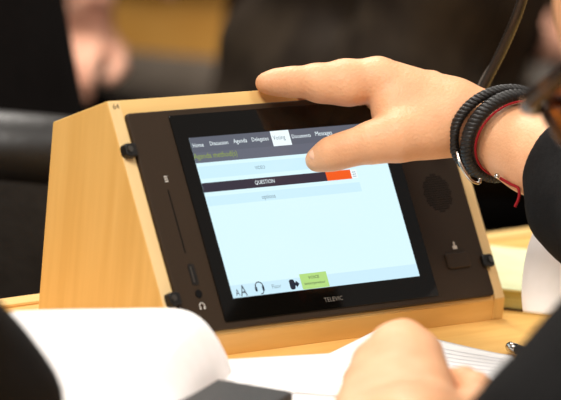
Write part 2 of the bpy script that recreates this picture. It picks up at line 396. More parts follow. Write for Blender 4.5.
# card slot, camera mark, usb port, jack, headphone mark
c0, c1 = fpt(168, 190), fpt(187.5, 253)
bm = bmesh.new(); box(bm, c0[0]-.0006, c0[0]+.0006, c1[1], c0[1], Z0-.001, Z0+.0002, MF); new_obj('card_slot', bm_mesh(bm), M['slot'], term)
ix, iy = fpt(166, 179)
bm = bmesh.new(); 
for s_ in (-.0016, 0, .0016): box(bm, ix-.0017, ix+.0017, iy+s_*1.2-.0005, iy+s_*1.2+.0005, Z0, Z0+.0002, MF)
new_obj('card_mark', bm_mesh(bm), M['mark'], term)
ux, uy = fpt(193, 274.5)
bm = bmesh.new(); rrect(bm, ux-.0035, ux+.0035, uy-.0085, uy+.0085, Z0, Z0+.0004, .001, MF); up = new_obj('usb_port', bm_mesh(bm), M['black'], term)
bm = bmesh.new(); box(bm, ux-.0019, ux-.0003, uy-.0065, uy+.0065, Z0+.0004, Z0+.0006, MF); new_obj('tongue', bm_mesh(bm), M['screw'], up)
jx, jy = fpt(198.5, 294)
bm = bmesh.new(); cyl(bm, MF @ Vector((jx, jy, Z0-.0005)), nv, .0034, .0012, 20); jk = new_obj('headphone_jack', bm_mesh(bm), M['slot'], term)
kx, ky = fpt(202, 306)
bm = bmesh.new(); tube(bm, [MF @ Vector((kx+.0026*math.cos(a), ky+.0026*math.sin(a), Z0+.0002)) for a in [math.pi*(i/12*1.5-.25) for i in range(13)]], .00045, 6)
for s_ in (-1, 1): box(bm, kx+s_*.0022-.0007, kx+s_*.0022+.0007, ky-.0028, ky-.0008, Z0, Z0+.0003, MF)
new_obj('headphone_mark', bm_mesh(bm), M['mark'], term)
# speaker grille: a round patch of small holes
sx_, sy_ = fpt(437.5, 193)
bm = bmesh.new(); n_ = 0
for i in range(-8, 9):
    for j in range(-8, 9):
        x = i*.0023+(j % 2)*.00115; y = j*.002
        if x*x+y*y < .0165**2: cyl(bm, MF @ Vector((sx_+x, sy_+y, Z0-.0004)), nv, .0009, .0005, 8)
new_obj('speaker_grille', bm_mesh(bm), M['slot'], term)
bx, by = fpt(458.5, 260.5)
bm = bmesh.new(); rrect(bm, bx-.0155, bx+.0125, by-.0068, by+.0068, Z0-.0005, Z0+.0022, .0025, MF, bev=.0012); new_obj('microphone_button', bm_mesh(bm), M['panel'], term)
mx_, my_ = fpt(454.5, 246.5)
bm = bmesh.new(); rrect(bm, mx_-.0026, mx_+.0026, my_-.0022, my_+.0008, Z0, Z0+.0003, .0005, MF); box(bm, mx_-.0009, mx_+.0009, my_+.0009, my_+.0042, Z0, Z0+.0003, MF)
new_obj('microphone_mark', bm_mesh(bm), M['mark'], term)
nx_, ny_ = fpt(115.6, 106.6, .0)
txt('seat_number', '64', nx_, ny_, .0066, M['markdark'], term, .0004, .0046)

# ------------------------------------------------------------------ gooseneck microphone plugged into the terminal
mic = thing('gooseneck_microphone', 'thin dark gooseneck microphone stem rising behind the wrist with bracelets', 'microphone', MF @ Vector((.352, .178, PR)))
gp = [MF @ Vector((.352, .178, PR+.018)), at(462, 128, 2.735), at(484, 86, 2.735), at(503, 48, 2.72), at(516, 18, 2.7), at(528, -18, 2.68), at(548, -80, 2.62), at(552, -150, 2.56)]
ps = spline(gp, 14)
bm = bmesh.new(); 
n_ = len(ps); tube(bm, ps, [((.0030 if (i % 2) else .0027)+.0016*min(1, i/40)) for i in range(n_)], 12); new_obj('stem', bm_mesh(bm), M['neck'], mic, True)
bm = bmesh.new(); cyl(bm, MF @ Vector((.352, .178, PR)), nv, .007, .019, 20); new_obj('plug', bm_mesh(bm), M['black'], mic, True)
bm = bmesh.new(); q0 = ps[-1]; qd = (ps[-1]-ps[-3]).normalized(); tube(bm, [q0-qd*.001, q0+qd*.006, q0+qd*.035, q0+qd*.04], [.006, .0085, .0085, .005], 18); new_obj('capsule', bm_mesh(bm), M['black'], mic, True)
# a thin grey strand beside it
bm = bmesh.new(); tube(bm, spline([at(470, 118, 2.745), at(478, 88, 2.742), at(486, 72, 2.738), at(494, 60, 2.732)], 8), .0011, 8); new_obj('side_strand', bm_mesh(bm), M['frame_grey'], mic, True)

# ------------------------------------------------------------------ people
def finger(v, pts, rs, k=.004):
    v.chain(list(zip(pts, rs)), k)
def head_vol(v, C, f, u, k=.012):
    """skull, jaw, nose, ears, brow about head centre C with facing f and crown u"""
    f = Vector(f).normalized(); u = Vector(u); u = (u-f*u.dot(f)).normalized(); s = u.cross(f)      # s = the person's left
    R = np.array([[s.x, f.x, u.x], [s.y, f.y, u.y], [s.z, f.z, u.z]])
    P = lambda a, b, c: Vector(C)+s*a+f*b+u*c
    v.ell(P(0, -.012, .03), (.074, .094, .088), R, k); v.ell(P(0, .03, -.03), (.056, .058, .085), R, .02)
    v.ell(P(0, .05, -.085), (.03, .03, .022), R, .02)
    v.cone(P(0, .088, .012), .008, P(0, .108, -.03), .012, .012); v.ell(P(0, .098, -.034), (.017, .012, .01), R, .008)
    for a in (-1, 1):
        v.ell(P(a*.034, .08, .022), (.024, .012, .009), R, .012); v.ell(P(a*.04, .06, -.035), (.024, .026, .026), R, .02)
        v.ell(P(a*.076, -.008, -.008), (.01, .02, .032), R, .006)
    v.ell(P(0, .088, -.06), (.024, .008, .006), R, .008); v.ell(P(0, .085, -.071), (.021, .009, .007), R, .008)
    return P, R
def simple_hand(v, w, d, nrm, side, curl=.5, sc=1., k=.005):
    """relaxed hand: wrist w, direction d, back normal nrm, side +1 left hand / -1 right hand"""
    d = Vector(d).normalized(); n = Vector(nrm); n = (n-d*n.dot(d)).normalized(); t = d.cross(n)*side*-1      # t towards the thumb
    w = Vector(w); P = lambda a, b, c: w+d*a*sc+t*b*sc+n*c*sc
    for b in (.026, .009, -.009, -.026): v.cone(w+t*b*.55, .015*sc, P(.085-abs(b-.008)*.3, b, 0), .0115*sc, .012)
    for b, L in ((.028, .078), (.0095, .086), (-.0095, .08), (-.028, .063)):
        p = P(.085-abs(b-.008)*.3, b, 0); a = -.15; r = .0098*sc
        for i, q in enumerate((.45, .32, .23)):
            a2 = a+curl*(.55+.25*i); e = p+(d*math.cos(a2)-n*math.sin(a2)*1.)*L*q*sc; v.cone(p, r, e, r*.9, .003); p = e; r *= .9; a = a2
    v.chain([(P(.02, .02, -.004), .017*sc), (P(.05, .045, -.01), .0135*sc), (P(.08, .055, -.018), .0105*sc), (P(.103, .05, -.026), .0085*sc)], .006)
def nail(root_par, c, nrm, d, w, l):
    n = Vector(nrm).normalized(); d = Vector(d); d = (d-n*d.dot(n)).normalized(); t = n.cross(d)
    bm = bmesh.new(); bmesh.ops.create_uvsphere(bm, u_segments=16, v_segments=10, radius=1)
    for v in bm.verts: v.co = Vector(c)+t*v.co.x*w+d*v.co.y*l+n*v.co.z*.0012-n*.0016*(v.co.x**2)
    return new_obj('fingernail', bm_mesh(bm), M['nail'], root_par, True)

def A(*a): return at(*a)
# ---- the delegate at the terminal: right hand on the screen, left hand writing, head bowed in at the right edge
dele = thing('person', 'person in black jacket and glasses touching the screen and resting a hand on papers', 'person', (.3, -.62, FLOOR))
v = Vol()
mm = .00081
# right forearm and wrist
wr = A(478, 124, 2.655)
RE = A(700, 236, 2.45)
v.chain([(A(452, 113, 2.652), .0255), (wr, .0262), (A(505, 138, 2.64), .0292), (A(535, 154, 2.62), .0315), (A(600, 186, 2.560), .032), (RE, .036)], .012)
# back of the hand: one ray per finger
mi = A(377, 79, 2.650); m2 = A(384, 78, 2.668); m3 = A(392, 84, 2.684); m4 = A(402, 94, 2.697)
v.cone(A(450, 104, 2.650), .0195, mi, .0162, .012); v.cone(A(455, 106, 2.66), .019, m2, .0160, .012)
v.cone(A(460, 112, 2.67), .019, m3, .0155, .012); v.cone(A(462, 118, 2.675), .018, m4, .0145, .012)
v.cone(A(448, 118, 2.642), .0225, A(398, 104, 2.648), .0195, .015)
v.cone(A(430, 128, 2.636), .018, A(395, 118, 2.638), .017, .015)
# index along the top edge
finger(v, [mi, A(345, 80.5, 2.645), A(316, 82, 2.640), A(292, 82, 2.634), A(276, 82.3, 2.631), A(265, 83, 2.629)], [.0172, .0162, .0138, .0112, .0094, .0080], .008)
v.cone(A(350, 90, 2.640), .0125, A(325, 87, 2.640), .0115, .01)
# other fingers lie behind, down the rear slope
for k_, (m_, dy, dz, L_) in enumerate(((m2, .019, -.010, 1.05), (m3, .037, -.021, .98), (m4, .054, -.031, .78))):
    base = A(316, 83, 2.640); tip = A(262, 82.5, 2.629); o_ = Vector((0.034+.022*k_, dy, dz-.003))
    p1 = base+o_+Vector((.012, 0, .004)); p2 = base+(tip-base)*.55*L_+o_; p3 = base+(tip-base)*1.0*L_+o_
    finger(v, [m_, p1, p2, p3], [.0135, .0115, .0098, .0080], .003)
# thumb on the screen
finger(v, [A(446, 128, 2.640), A(398, 137, 2.622), A(372, 142.5, 2.620), A(346, 149.5, 2.6215), A(330, 154.5, 2.6245), A(317, 160, 2.628)], [.021, .0192, .0158, .0130, .0120, .0096], .009)
v.cone(A(425, 135, 2.63), .017, A(455, 130, 2.648), .018, .012)
v.ell(A(433, 77.5, 2.662), (.0045, .0045, .0045), None, .006)
RN = Vector((0, 0, 1))
# right upper arm, shoulders, torso core (under the jacket), neck
SR = Vector((.40, -.53, .27)); SLh = Vector((.05, -.57, .25)); CH = Vector((.24, -.62, .13)); PE = Vector((.28, -.68, -.2))
v.chain([(RE, .042), (SR, .05)], .02)
v.chain([(SLh, .06), (SR, .06)], .03); v.cone(Vector((.23, -.57, .24)), .085, PE, .10, .03)
# left arm: elbow out at the lower right, wrist just under the frame
LE = A(552, 462, 2.0); LW = A(425, 458, 2.16)
v.chain([(SLh, .05), (LE, .042), (LE.lerp(LW, .6), .034), (LW, .026)], .02)
# left hand: back towards the viewer, fingers curled under
k1 = A(425, 353, 2.362); k2 = A(406, 338, 2.372); k3 = A(388, 344, 2.364); k4 = A(369, 362, 2.350)
for a_, b_, r1, r2 in ((A(440, 425, 2.225), k1, .0195, .0132), (A(424, 425, 2.225), k2, .020, .014), (A(390, 428, 2.222), k3, .020, .0138), (A(350, 430, 2.22), k4, .019, .0130)):
    v.cone(a_, r1, b_, r2, .016)
v.cone(LW, .03, A(408, 428, 2.222), .028, .02)
for k_, e1, e2, e3 in ((k1, A(428, 360, 2.41), A(434, 378, 2.412), A(436, 384, 2.392)), (k2, A(405, 352, 2.42), A(420, 376, 2.418), A(428, 384, 2.398)), (k3, A(384, 360, 2.412), A(398, 380, 2.408), A(410, 386, 2.39)), (k4, A(358, 380, 2.385), A(374, 392, 2.385), A(386, 396, 2.37))):
    finger(v, [k_, e1, e2, e3], [.0128, .0112, .010, .0085], .003)
# left thumb
finger(v, [A(450, 430, 2.225), A(478, 406, 2.27), A(475, 389, 2.315), A(464, 382, 2.345), A(452, 379, 2.37)], [.019, .0150, .0122, .0108, .0090], .006)
# head bowed
f_h = (RIGHT*-.58 + FWD*.56 + Vector((0, 0, 1))*-.62).normalized()
u_h = Vector((0, 0, 1))
u_h = (u_h-f_h*u_h.dot(f_h)).normalized(); s_h = u_h.cross(f_h)
HC = A(534, 104, 2.19) - s_h*.066 - f_h*.092 - u_h*.013
headP, headR = head_vol(v, HC, f_h, u_h)
v.cone(HC-f_h*.03-u_h*.07, .055, Vector((.22, -.58, .27)), .062, .03)
v.cone(LW, .02, LW, .02, .01)
body = new_obj('body', v.mesh(.0021), M['skin'], dele)
# thumbnail on the pressing thumb
tc_ = A(323, 157.3, 2.6265); td = A(316, 160, 2.628)-A(332, 153.8, 2.6242); tnr = (-FWD*.80+Vector((0, 0, 1))*.5+RIGHT*-.1); tnr = (tnr-td.normalized()*tnr.dot(td.normalized())).normalized()
nail(body, tc_+tnr*.0105, tnr, td, .0062, .0080)
# eyes, hair
for s_ in (-1, 1):
    bm = bmesh.new(); bmesh.ops.create_uvsphere(bm, u_segments=16, v_segments=12, radius=.011)
    for q in bm.verts: q.co += headP(s_*.032, .073, .002)
    new_obj('eye', bm_mesh(bm), M['shirt'], body, True)
vh = Vol(); vh.ell(headP(0, -.03, .052), (.079, .088, .078), headR, .02); vh.ell(headP(0, -.06, 0), (.072, .06, .08), headR, .03)
new_obj('hair', vh.mesh(.004, wrinkle(.003, 180, 3)), M['hair'], dele)
# jacket
vj = Vol()
SC = A(531, 158, 2.625)
vj.chain([(A(573, 170, 2.592), .041), (A(588, 203, 2.575), .044), (A(650, 225, 2.50), .060), (RE, .068)], .02)
vj.cone(A(564, 215, 2.60), .026, A(605, 228, 2.57), .04, .015); vj.chain([(RE, .066), (SR, .078)], .03)
vj.chain([(SLh, .08), (SR, .08)], .05); vj.cone(Vector((.235, -.60, .2)), .13, PE, .16, .06)
vj.cone(Vector((.12, -.62, .1)), .10, PE+Vector((-.08, 0, 0)), .12, .05); vj.cone(Vector((.36, -.6, .1)), .10, PE+Vector((.08, 0, 0)), .12, .05)
vj.chain([(SLh, .078), (LE, .068)], .03); vj.chain([(LE, .060), (LE.lerp(LW, .35), .046)], .02)
new_obj('jacket', vj.mesh(.0045, wrinkle(.0035, 60, 5)), M['jacket'], dele)
vt = Vol(); 
for s_ in (-1, 1):
    hip = Vector((.28+s_*.1, -.7, -.24)); kn = Vector((.26+s_*.14, -.29, -.235)); vt.chain([(hip, .085), (kn, .062), (Vector((kn.x, kn.y-.02, FLOOR+.06)), .045)], .03)
    vt.chain([(Vector((kn.x, kn.y-.05, FLOOR+.042)), .042), (Vector((kn.x, kn.y+.14, FLOOR+.036)), .035)], .02)
new_obj('trousers', vt.mesh(.008), M['trouser'], dele)

# eyeglasses
gl = thing('eyeglasses', 'brown tortoiseshell eyeglasses worn by the bowed head at the right edge', 'eyeglasses', tuple(headP(0, .1, -.02)))
GP = lambda a, b, c: headP(a, b, c)
for s_ in (-1, 1):
    loop = []
    for i in range(28):
        a = 2*math.pi*i/28; ca, sa = math.cos(a), math.sin(a)
        loop.append(GP(s_*.034+.0265*math.copysign(abs(ca)**.8, ca), .105-.014*abs(s_*.034+.0265*ca)/.06, -.004+.0205*math.copysign(abs(sa)**.8, sa)))
    bm = bmesh.new(); tube(bm, loop, .0042, 10, True); new_obj('rim', bm_mesh(bm), M['tort'], gl, True)
    bm = bmesh.new(); c_ = sum(loop, Vector())/28
    fr = [bm.verts.new(c_+(p-c_)*.97+f_h*.0005) for p in loop]; bk = [bm.verts.new(c_+(p-c_)*.97-f_h*.0005) for p in loop]
    bm.faces.new(fr); bm.faces.new(bk[::-1])
    for i in range(28): bm.faces.new((fr[i], fr[(i+1) % 28], bk[(i+1) % 28], bk[i]))
    new_obj('lens', bm_mesh(bm), M['lens'], gl)
    bm = bmesh.new(); tube(bm, [GP(s_*.056, .1, .013), GP(s_*.066, .096, .014), GP(s_*.0755, .082, .012), GP(s_*.083, .02, .006), GP(s_*.087, -.012, .002), GP(s_*.084, -.035, -.028)], [.005, .0075, .0075, .0055, .004, .003], 10); new_obj('temple', bm_mesh(bm), M['tort'], gl, True)
    bm = bmesh.new(); tube(bm, [GP(s_*.012, .104, .016), GP(s_*.034, .101, .0185), GP(s_*.056, .096, .015), GP(s_*.072, .091, .012)], [.004, .0052, .0058, .005], 10); new_obj('brow_bar', bm_mesh(bm), M['tort'], gl, True)
bm = bmesh.new(); tube(bm, [GP(-.013, .1045, .004), GP(0, .112, .007), GP(.013, .1045, .004)], .0028, 8); new_obj('bridge', bm_mesh(bm), M['tort'], gl, True)

# ------------------------------------------------------------------ bracelets round the right wrist
ax = (A(535, 154, 2.62)-A(478, 124, 2.655)).normalized()
def ring_pts(c, r_a, r_b, tilt, n=72):
    """loop round the wrist, leaning towards the hand on the near side"""
    up = Vector((0, 0, 1)); up = (up-ax*up.dot(ax)).normalized(); sd = ax.cross(up)
    if sd.dot(FWD) > 0: sd = -sd             # towards the viewer
    return [c+up*(r_a*math.cos(a))+sd*(r_b*math.sin(a))-ax*(tilt*math.sin(a)) for a in [2*math.pi*i/n for i in range(n)]], up, sd
def braid(name, label, c, ra, rb, tilt, rope, strands, turns, strand_r, m):
    t = thing(name, label, 'bracelet', tuple(c), 'bracelets on the touching wrist')
    N_ = 240; P, up, sd = ring_pts(c, ra, rb, tilt, N_)
    cen = sum(P, Vector())/N_
    for s_ in range(strands):
        q = []
        for i, p in enumerate(P):
            tg = (P[(i+1) % N_]-P[i-1]).normalized(); o = (p-cen); o = (o-tg*o.dot(tg)).normalized(); b = tg.cross(o)
            th = 2*math.pi*(turns*i/N_+s_/strands); q.append(p+o*(rope*math.cos(th))+b*(rope*1.25*math.sin(th)))
        bm = bmesh.new(); tube(bm, q, strand_r, 8, True); new_obj('strand', bm_mesh(bm), m, t, True)
    return t
c1 = A(503, 133, 2.638); c2 = A(507, 136, 2.635); c3 = A(514, 139, 2.630)
b1 = braid('bracelet', 'thin black braided bracelet nearest the hand, with a steel hook clasp', c1, .0385, .042, .018, .0022, 3, 24, .0023, M['braid'])
b2 = braid('bracelet', 'thicker black braided bracelet between the hook bracelet and the red cord', c2, .0360, .040, .009, .0029, 3, 22, .0028, M['braid'])
hk = [A(457, 152, 2.606), A(460, 163, 2.602), A(466, 174, 2.602), A(472, 181, 2.606), A(479, 183, 2.610), A(480, 178, 2.610)]
bm = bmesh.new(); tube(bm, spline(hk, 6), .0013, 8); new_obj('hook_clasp', bm_mesh(bm), M['metal'], b1, True)
t = thing('bracelet', 'thin red cord bracelet with a loose tail by the black sleeve', 'bracelet', tuple(c3), 'bracelets on the touching wrist')
P, up, sd = ring_pts(c3, .0335, .0390, .0085, 90); bm = bmesh.new(); tube(bm, P, .0010, 8, True); new_obj('cord', bm_mesh(bm), M['red'], t, True)
bm = bmesh.new(); tube(bm, spline([A(500, 178, 2.607), A(510, 184, 2.604), A(518, 188, 2.60), A(519, 197, 2.60), A(515, 207, 2.60)], 6), .0013, 8); new_obj('cord_tail', bm_mesh(bm), M['red'], t, True)
bm = bmesh.new(); bmesh.ops.create_uvsphere(bm, u_segments=12, v_segments=8, radius=.0022)
for q in bm.verts: q.co += A(497, 176, 2.604)
new_obj('bead', bm_mesh(bm), M['metal'], t, True)

# ------------------------------------------------------------------ a neighbour's arm at the lower left
nb = thing('person', 'person in a black sleeve leaning an elbow on the table at lower left', 'person', tuple(A(-420, 300, 1.9).xy)+(FLOOR,))
sh = A(-300, 70, 1.85); el = A(-38, 408, 2.12); wv = A(-330, 330, 2.32)
n0 = Vector(nb.location); ch = Vector((n0.x, n0.y, sh.z-.05))
v = Vol(); v.chain([(sh, .05), (el, .042), (el.lerp(wv, .6), .034), (wv, .026)], .02)
v.cone(ch+Vector((0, 0, .05)), .1, Vector((n0.x, n0.y, -.2)), .11, .03); v.cone(sh, .06, ch+Vector((0, 0, .02)), .08, .03)
hd = ch+Vector((0, 0, .33)); v.cone(ch+Vector((0, 0, .08)), .06, hd+Vector((0, 0, -.06)), .055, .02)
nP, nR = head_vol(v, hd, (FWD.x, FWD.y, -.2), (0, 0, 1)); simple_hand(v, wv, (wv-el), (0, 0, 1), -1, .5)
s2 = ch*2-sh; s2.z = sh.z; e2 = s2-RIGHT*.12+Vector((0, 0, -.28)); w2 = e2+Vector((FWD.x, FWD.y, 0))*.2+Vector((0, 0, .1))
v.chain([(s2, .05), (e2, .042), (w2, .026)], .02); simple_hand(v, w2, (w2-e2), (0, 0, 1), 1, .5)
new_obj('body', v.mesh(.005), M['skin'], nb)
vh = Vol(); vh.ell(nP(0, -.03, .052), (.079, .088, .078), nR, .02); vh.ell(nP(0, -.06, 0), (.072, .06, .08), nR, .03); new_obj('hair', vh.mesh(.006), M['hair'], nb)
vj = Vol(); vj.chain([(sh, .08), (el, .063), (el.lerp(wv, .5), .052), (el.lerp(wv, .85), .045)], .03)
vj.cone(ch, .15, Vector((n0.x, n0.y, -.25)), .16, .05); vj.cone(sh, .08, ch, .12, .06); vj.cone(s2, .08, ch, .12, .06); vj.chain([(s2, .075), (e2, .062), (e2.lerp(w2, .85), .045)], .03)
new_obj('jacket', vj.mesh(.006, wrinkle(.003, 60, 9)), M['jacket'], nb)
vt = Vol()
for s_ in (-1, 1):
    hip = Vector((n0.x, n0.y, -.26))+RIGHT*.1*s_; kn = hip+Vector((FWD.x, FWD.y, 0))*.36; hip.z = kn.z = -.26
    vt.chain([(hip, .085), (kn, .062), (Vector((kn.x, kn.y, FLOOR+.06)), .045)], .03); vt.chain([(Vector((kn.x, kn.y, FLOOR+.042)), .042), (Vector((kn.x+.1, kn.y+.1, FLOOR+.036)), .035)], .02)
new_obj('trousers', vt.mesh(.01), M['trouser'], nb)

# ------------------------------------------------------------------ papers
def sheet(name, pts, z, label, cat='paper', group=None, th=.0004, lift=None, lines=None, m=None):
    """flat sheet from four table points (a,b,c,d in order), slightly waved"""
    a, b, c, d = [Vector(p) for p in pts]; n = 24; bm = bmesh.new(); g = {}
    for i in range(n+1):
        for j in range(n+1):
            u, w = i/n, j/n; p = (a*(1-u)+b*u)*(1-w)+(d*(1-u)+c*u)*w
            g[i, j] = bm.verts.new(p+Vector((0, 0, z+(lift(u, w) if lift else 0))))
    low = {k: bm.verts.new(q.co-Vector((0, 0, th))) for k, q in list(g.items())}
    for i in range(n):
        for j in range(n):
            bm.faces.new((g[i, j], g[i+1, j], g[i+1, j+1], g[i, j+1])); bm.faces.new((low[i, j+1], low[i+1, j+1], low[i+1, j], low[i, j]))
    for i in range(n):
        bm.faces.new((g[i+1, 0], g[i, 0], low[i, 0], low[i+1, 0])); bm.faces.new((g[i, n], g[i+1, n], low[i+1, n], low[i, n]))
        bm.faces.new((g[0, i], g[0, i+1], low[0, i+1], low[0, i])); bm.faces.new((g[n, i+1], g[n, i], low[n, i], low[n, i+1]))
    me = bm_mesh(bm)
    if lines:
        root = thing(name, label, cat, tuple((a+b+c+d)/4+Vector((0, 0, z-th))), group); new_obj('page', me, m or M['paper'], root, True)
        bm = bmesh.new()
        for (u0, u1, w0, w1) in lines:
            q = []
            K = 10
            for w in (w0, w1):
                q.append([])
                for k in range(K+1):
                    u = u0+(u1-u0)*k/K; p = (a*(1-u)+b*u)*(1-w)+(d*(1-u)+c*u)*w; q[-1].append(bm.verts.new(p+Vector((0, 0, z+.0003+(lift(u, w) if lift else 0)))))
            for k in range(K): bm.faces.new((q[0][k], q[0][k+1], q[1][k+1], q[1][k]))
        new_obj('print', bm_mesh(bm), M['paperline'], root); return root
    return tag(new_obj(name, me, m or M['paper'], None, True), label, cat, group)
def T(x, y, z=0): p = tab(x, y, z); return Vector((p.x, p.y, 0))
# lower sheet in front of the plinth
a_ = T(349, 352, .001); sheet('paper_sheet', [T(205, 360, .001), a_, T(418, 397, .001)+Vector((.0, 0, 0)), T(240, 410, .001)], .0009, 'white printed sheet lying flat along the front of the wooden terminal', 'paper', lines=[(.12, .86, .3+.07*k, .312+.07*k) for k in range(9)])
# upper sheet with a lifted corner
cA = T(384.5, 325.5, .0125); cA.y = min(cA.y, -.004)
cB = T(512, 354, .003); cD = T(300, 366, .003); cD = T(252, 388, .003); cC = T(570, 412, .003)
sheet('paper_sheet', [cA, cB, cC, cD], .0022, 'white sheet under the writing hand with a corner lifted against the terminal', 'paper', lift=lambda u, w: .0100*max(0, 1-1.1*math.hypot(u, w))**1.2+.0006*math.sin(9*u)*math.sin(7*w)**2, lines=[(.12, .9, .12+.06*k, .13+.06*k) for k in range(12)])
# the bowed page at the lower left: a thin pad whose top pages arch up
far_ = [(232.5, 371.5, 2.43), (224, 350, 2.425), (212, 330, 2.42), (200, 317.5, 2.415), (186, 310.5, 2.41), (165, 308.2, 2.40), (120, 308.8, 2.38), (70, 309.5, 2.355), (20, 311, 2.33), (0, 313, 2.32)]
far_ = spline([A(*q) for q in far_], 6)
root = thing('paper_pad', 'white paper with its pages bowed up, standing before the left end of the terminal', 'paper', tuple(tab(110, 400, 0)))
def arched(name, dz, m, th):
    bm = bmesh.new(); n = 16; g = []; nn = len(far_)
    for i, p in enumerate(far_):
        row = []
        for j in range(n+1):
            w = j/n; s_ = i/(nn-1)
            back = Vector((-.72*RIGHT.x, -.72*RIGHT.y, 0))*.055*w + Vector((-FWD.x, -FWD.y, 0)).normalized()*.15*w
            z = p.z*(1-w*.82*(1-.15*s_)) if True else p.z
            q = p+back; q.z = max(z+.006*math.sin(math.pi*w)*(1 if s_ > .3 else s_*3), .0016)-dz*.0; row.append(q)
        g.append(row)
    top = [[bm.verts.new(q) for q in r] for r in g]; low = [[bm.verts.new(q-Vector((0, 0, th))) for q in r] for r in g]
    for i in range(nn-1):
        for j in range(n):
            bm.faces.new((top[i][j], top[i+1][j], top[i+1][j+1], top[i][j+1])); bm.faces.new((low[i][j+1], low[i+1][j+1], low[i+1][j], low[i][j]))
        bm.faces.new((top[i+1][0], top[i][0], low[i][0], low[i+1][0])); bm.faces.new((top[i][n], top[i+1][n], low[i+1][n], low[i][n]))
    for j in range(n):
        bm.faces.new((top[0][j], top[0][j+1], low[0][j+1], low[0][j])); bm.faces.new((top[-1][j+1], top[-1][j], low[-1][j], low[-1][j+1]))
    return new_obj(name, bm_mesh(bm), m, root, True)
arched('bowed_page', 0, M['paper'], .0008)
# charcoal folder under it
bm = bmesh.new(); P0 = tab(262, 383, .012); 
ca = tab(246, 377, .012); cb = tab(300, 398, .012); 
mxb = Matrix.Translation(Vector((tab(281, 387, .012).x, tab(281, 387, .012).y, .0015))) @ Matrix.Rotation(YAW+math.radians(-18), 4, 'Z')
rrect(bm, -.16, .012, -.2, 0, 0.0008, .009, .008, mxb, bev=.002); tag(new_obj('folder', bm_mesh(bm), M['binder']), 'charcoal grey folder at the bottom edge beside the bowed white pages', 'folder')
# pen under the sleeve
pn = thing('pen', 'silver tipped pen end poking out beside the black sleeve at lower right', 'pen', tuple(tab(507, 347, .004)))
p0 = tab(508, 346, .0065); p1 = tab(640, 392, .0065)
dpen = (p1-p0).normalized()
bm = bmesh.new(); tube(bm, [p0, p0+dpen*.002, p0+dpen*.012], [.003, .0042, .0042], 14); new_obj('cap', bm_mesh(bm), M['metal'], pn, True)
bm = bmesh.new(); tube(bm, [p0+dpen*.012, p0+dpen*.11, p0+dpen*.13], [.0040, .0040, .0012], 14); new_obj('barrel', bm_mesh(bm), M['black'], pn, True)

# pale lime notepad behind the terminal's right end, white page beside it
np_ = thing('notepad', 'thick pale lime notepad lying beside the right end of the terminal', 'notepad', tuple(tab(505, 290, 0)))
q0 = tab(506, 309.5, 0); 
mp_ = Matrix.Translation(Vector((q0.x, q0.y, 0))) @ Matrix.Rotation(YAW+math.radians(-4), 4, 'Z')
bm = bmesh.new(); rrect(bm, -.06, .075, -.002, .185, .0165, .0185, .004, mp_, bev=.0006); new_obj('cover', bm_mesh(bm), M['pad'], np_)
bm = bmesh.new(); box(bm, -.058, .073, 0, .183, .0016, .0164, mp_); new_obj('pages', bm_mesh(bm), M['padside'], np_)
bm = bmesh.new(); rrect(bm, -.06, .075, -.002, .185, 0, .0015, .004, mp_, bev=.0004); new_obj('back_cover', bm_mesh(bm), M['markdark'], np_)
# white page curling
bm = bmesh.new(); n = 20; rows = []
Lc = [(533, 232, 2.735), (527, 250, 2.73), (523, 272, 2.725), (521.5, 295, 2.72), (523, 312.5, 2.715)]
Rc = [(640, 236, 2.66), (650, 255, 2.65), (655, 280, 2.645), (655, 300, 2.64), (650, 316, 2.635)]
Ls = spline([A(*q) for q in Lc], 5); Rs = spline([A(*q) for q in Rc], 5)
for a_, b_ in zip(Ls, Rs):
    rows.append([a_.lerp(b_, k/n)+Vector((-FWD.x, -FWD.y, 0))*.014*math.sin(math.pi*k/n) for k in range(n+1)])
tv = [[bm.verts.new(p) for p in r] for r in rows]; lv = [[bm.verts.new(p+Vector((FWD.x, FWD.y, 0))*.0008) for p in r] for r in rows]
for i in range(len(rows)-1):
    for k in range(n):
        bm.faces.new((tv[i][k], tv[i][k+1], tv[i+1][k+1], tv[i+1][k])); bm.faces.new((lv[i+1][k], lv[i+1][k+1], lv[i][k+1], lv[i][k]))
    bm.faces.new((tv[i][0], tv[i+1][0], lv[i+1][0], lv[i][0])); bm.faces.new((tv[i][n], lv[i][n], lv[i+1][n], tv[i+1][n]))
for k in range(n):
    bm.faces.new((tv[0][k+1], tv[0][k], lv[0][k], lv[0][k+1])); bm.faces.new((tv[-1][k], tv[-1][k+1], lv[-1][k+1], lv[-1][k]))
tag(new_obj('paper_sheet', bm_mesh(bm), M['paper'], None, True), 'white page standing curled under the black sleeve beside the lime notepad', 'paper')

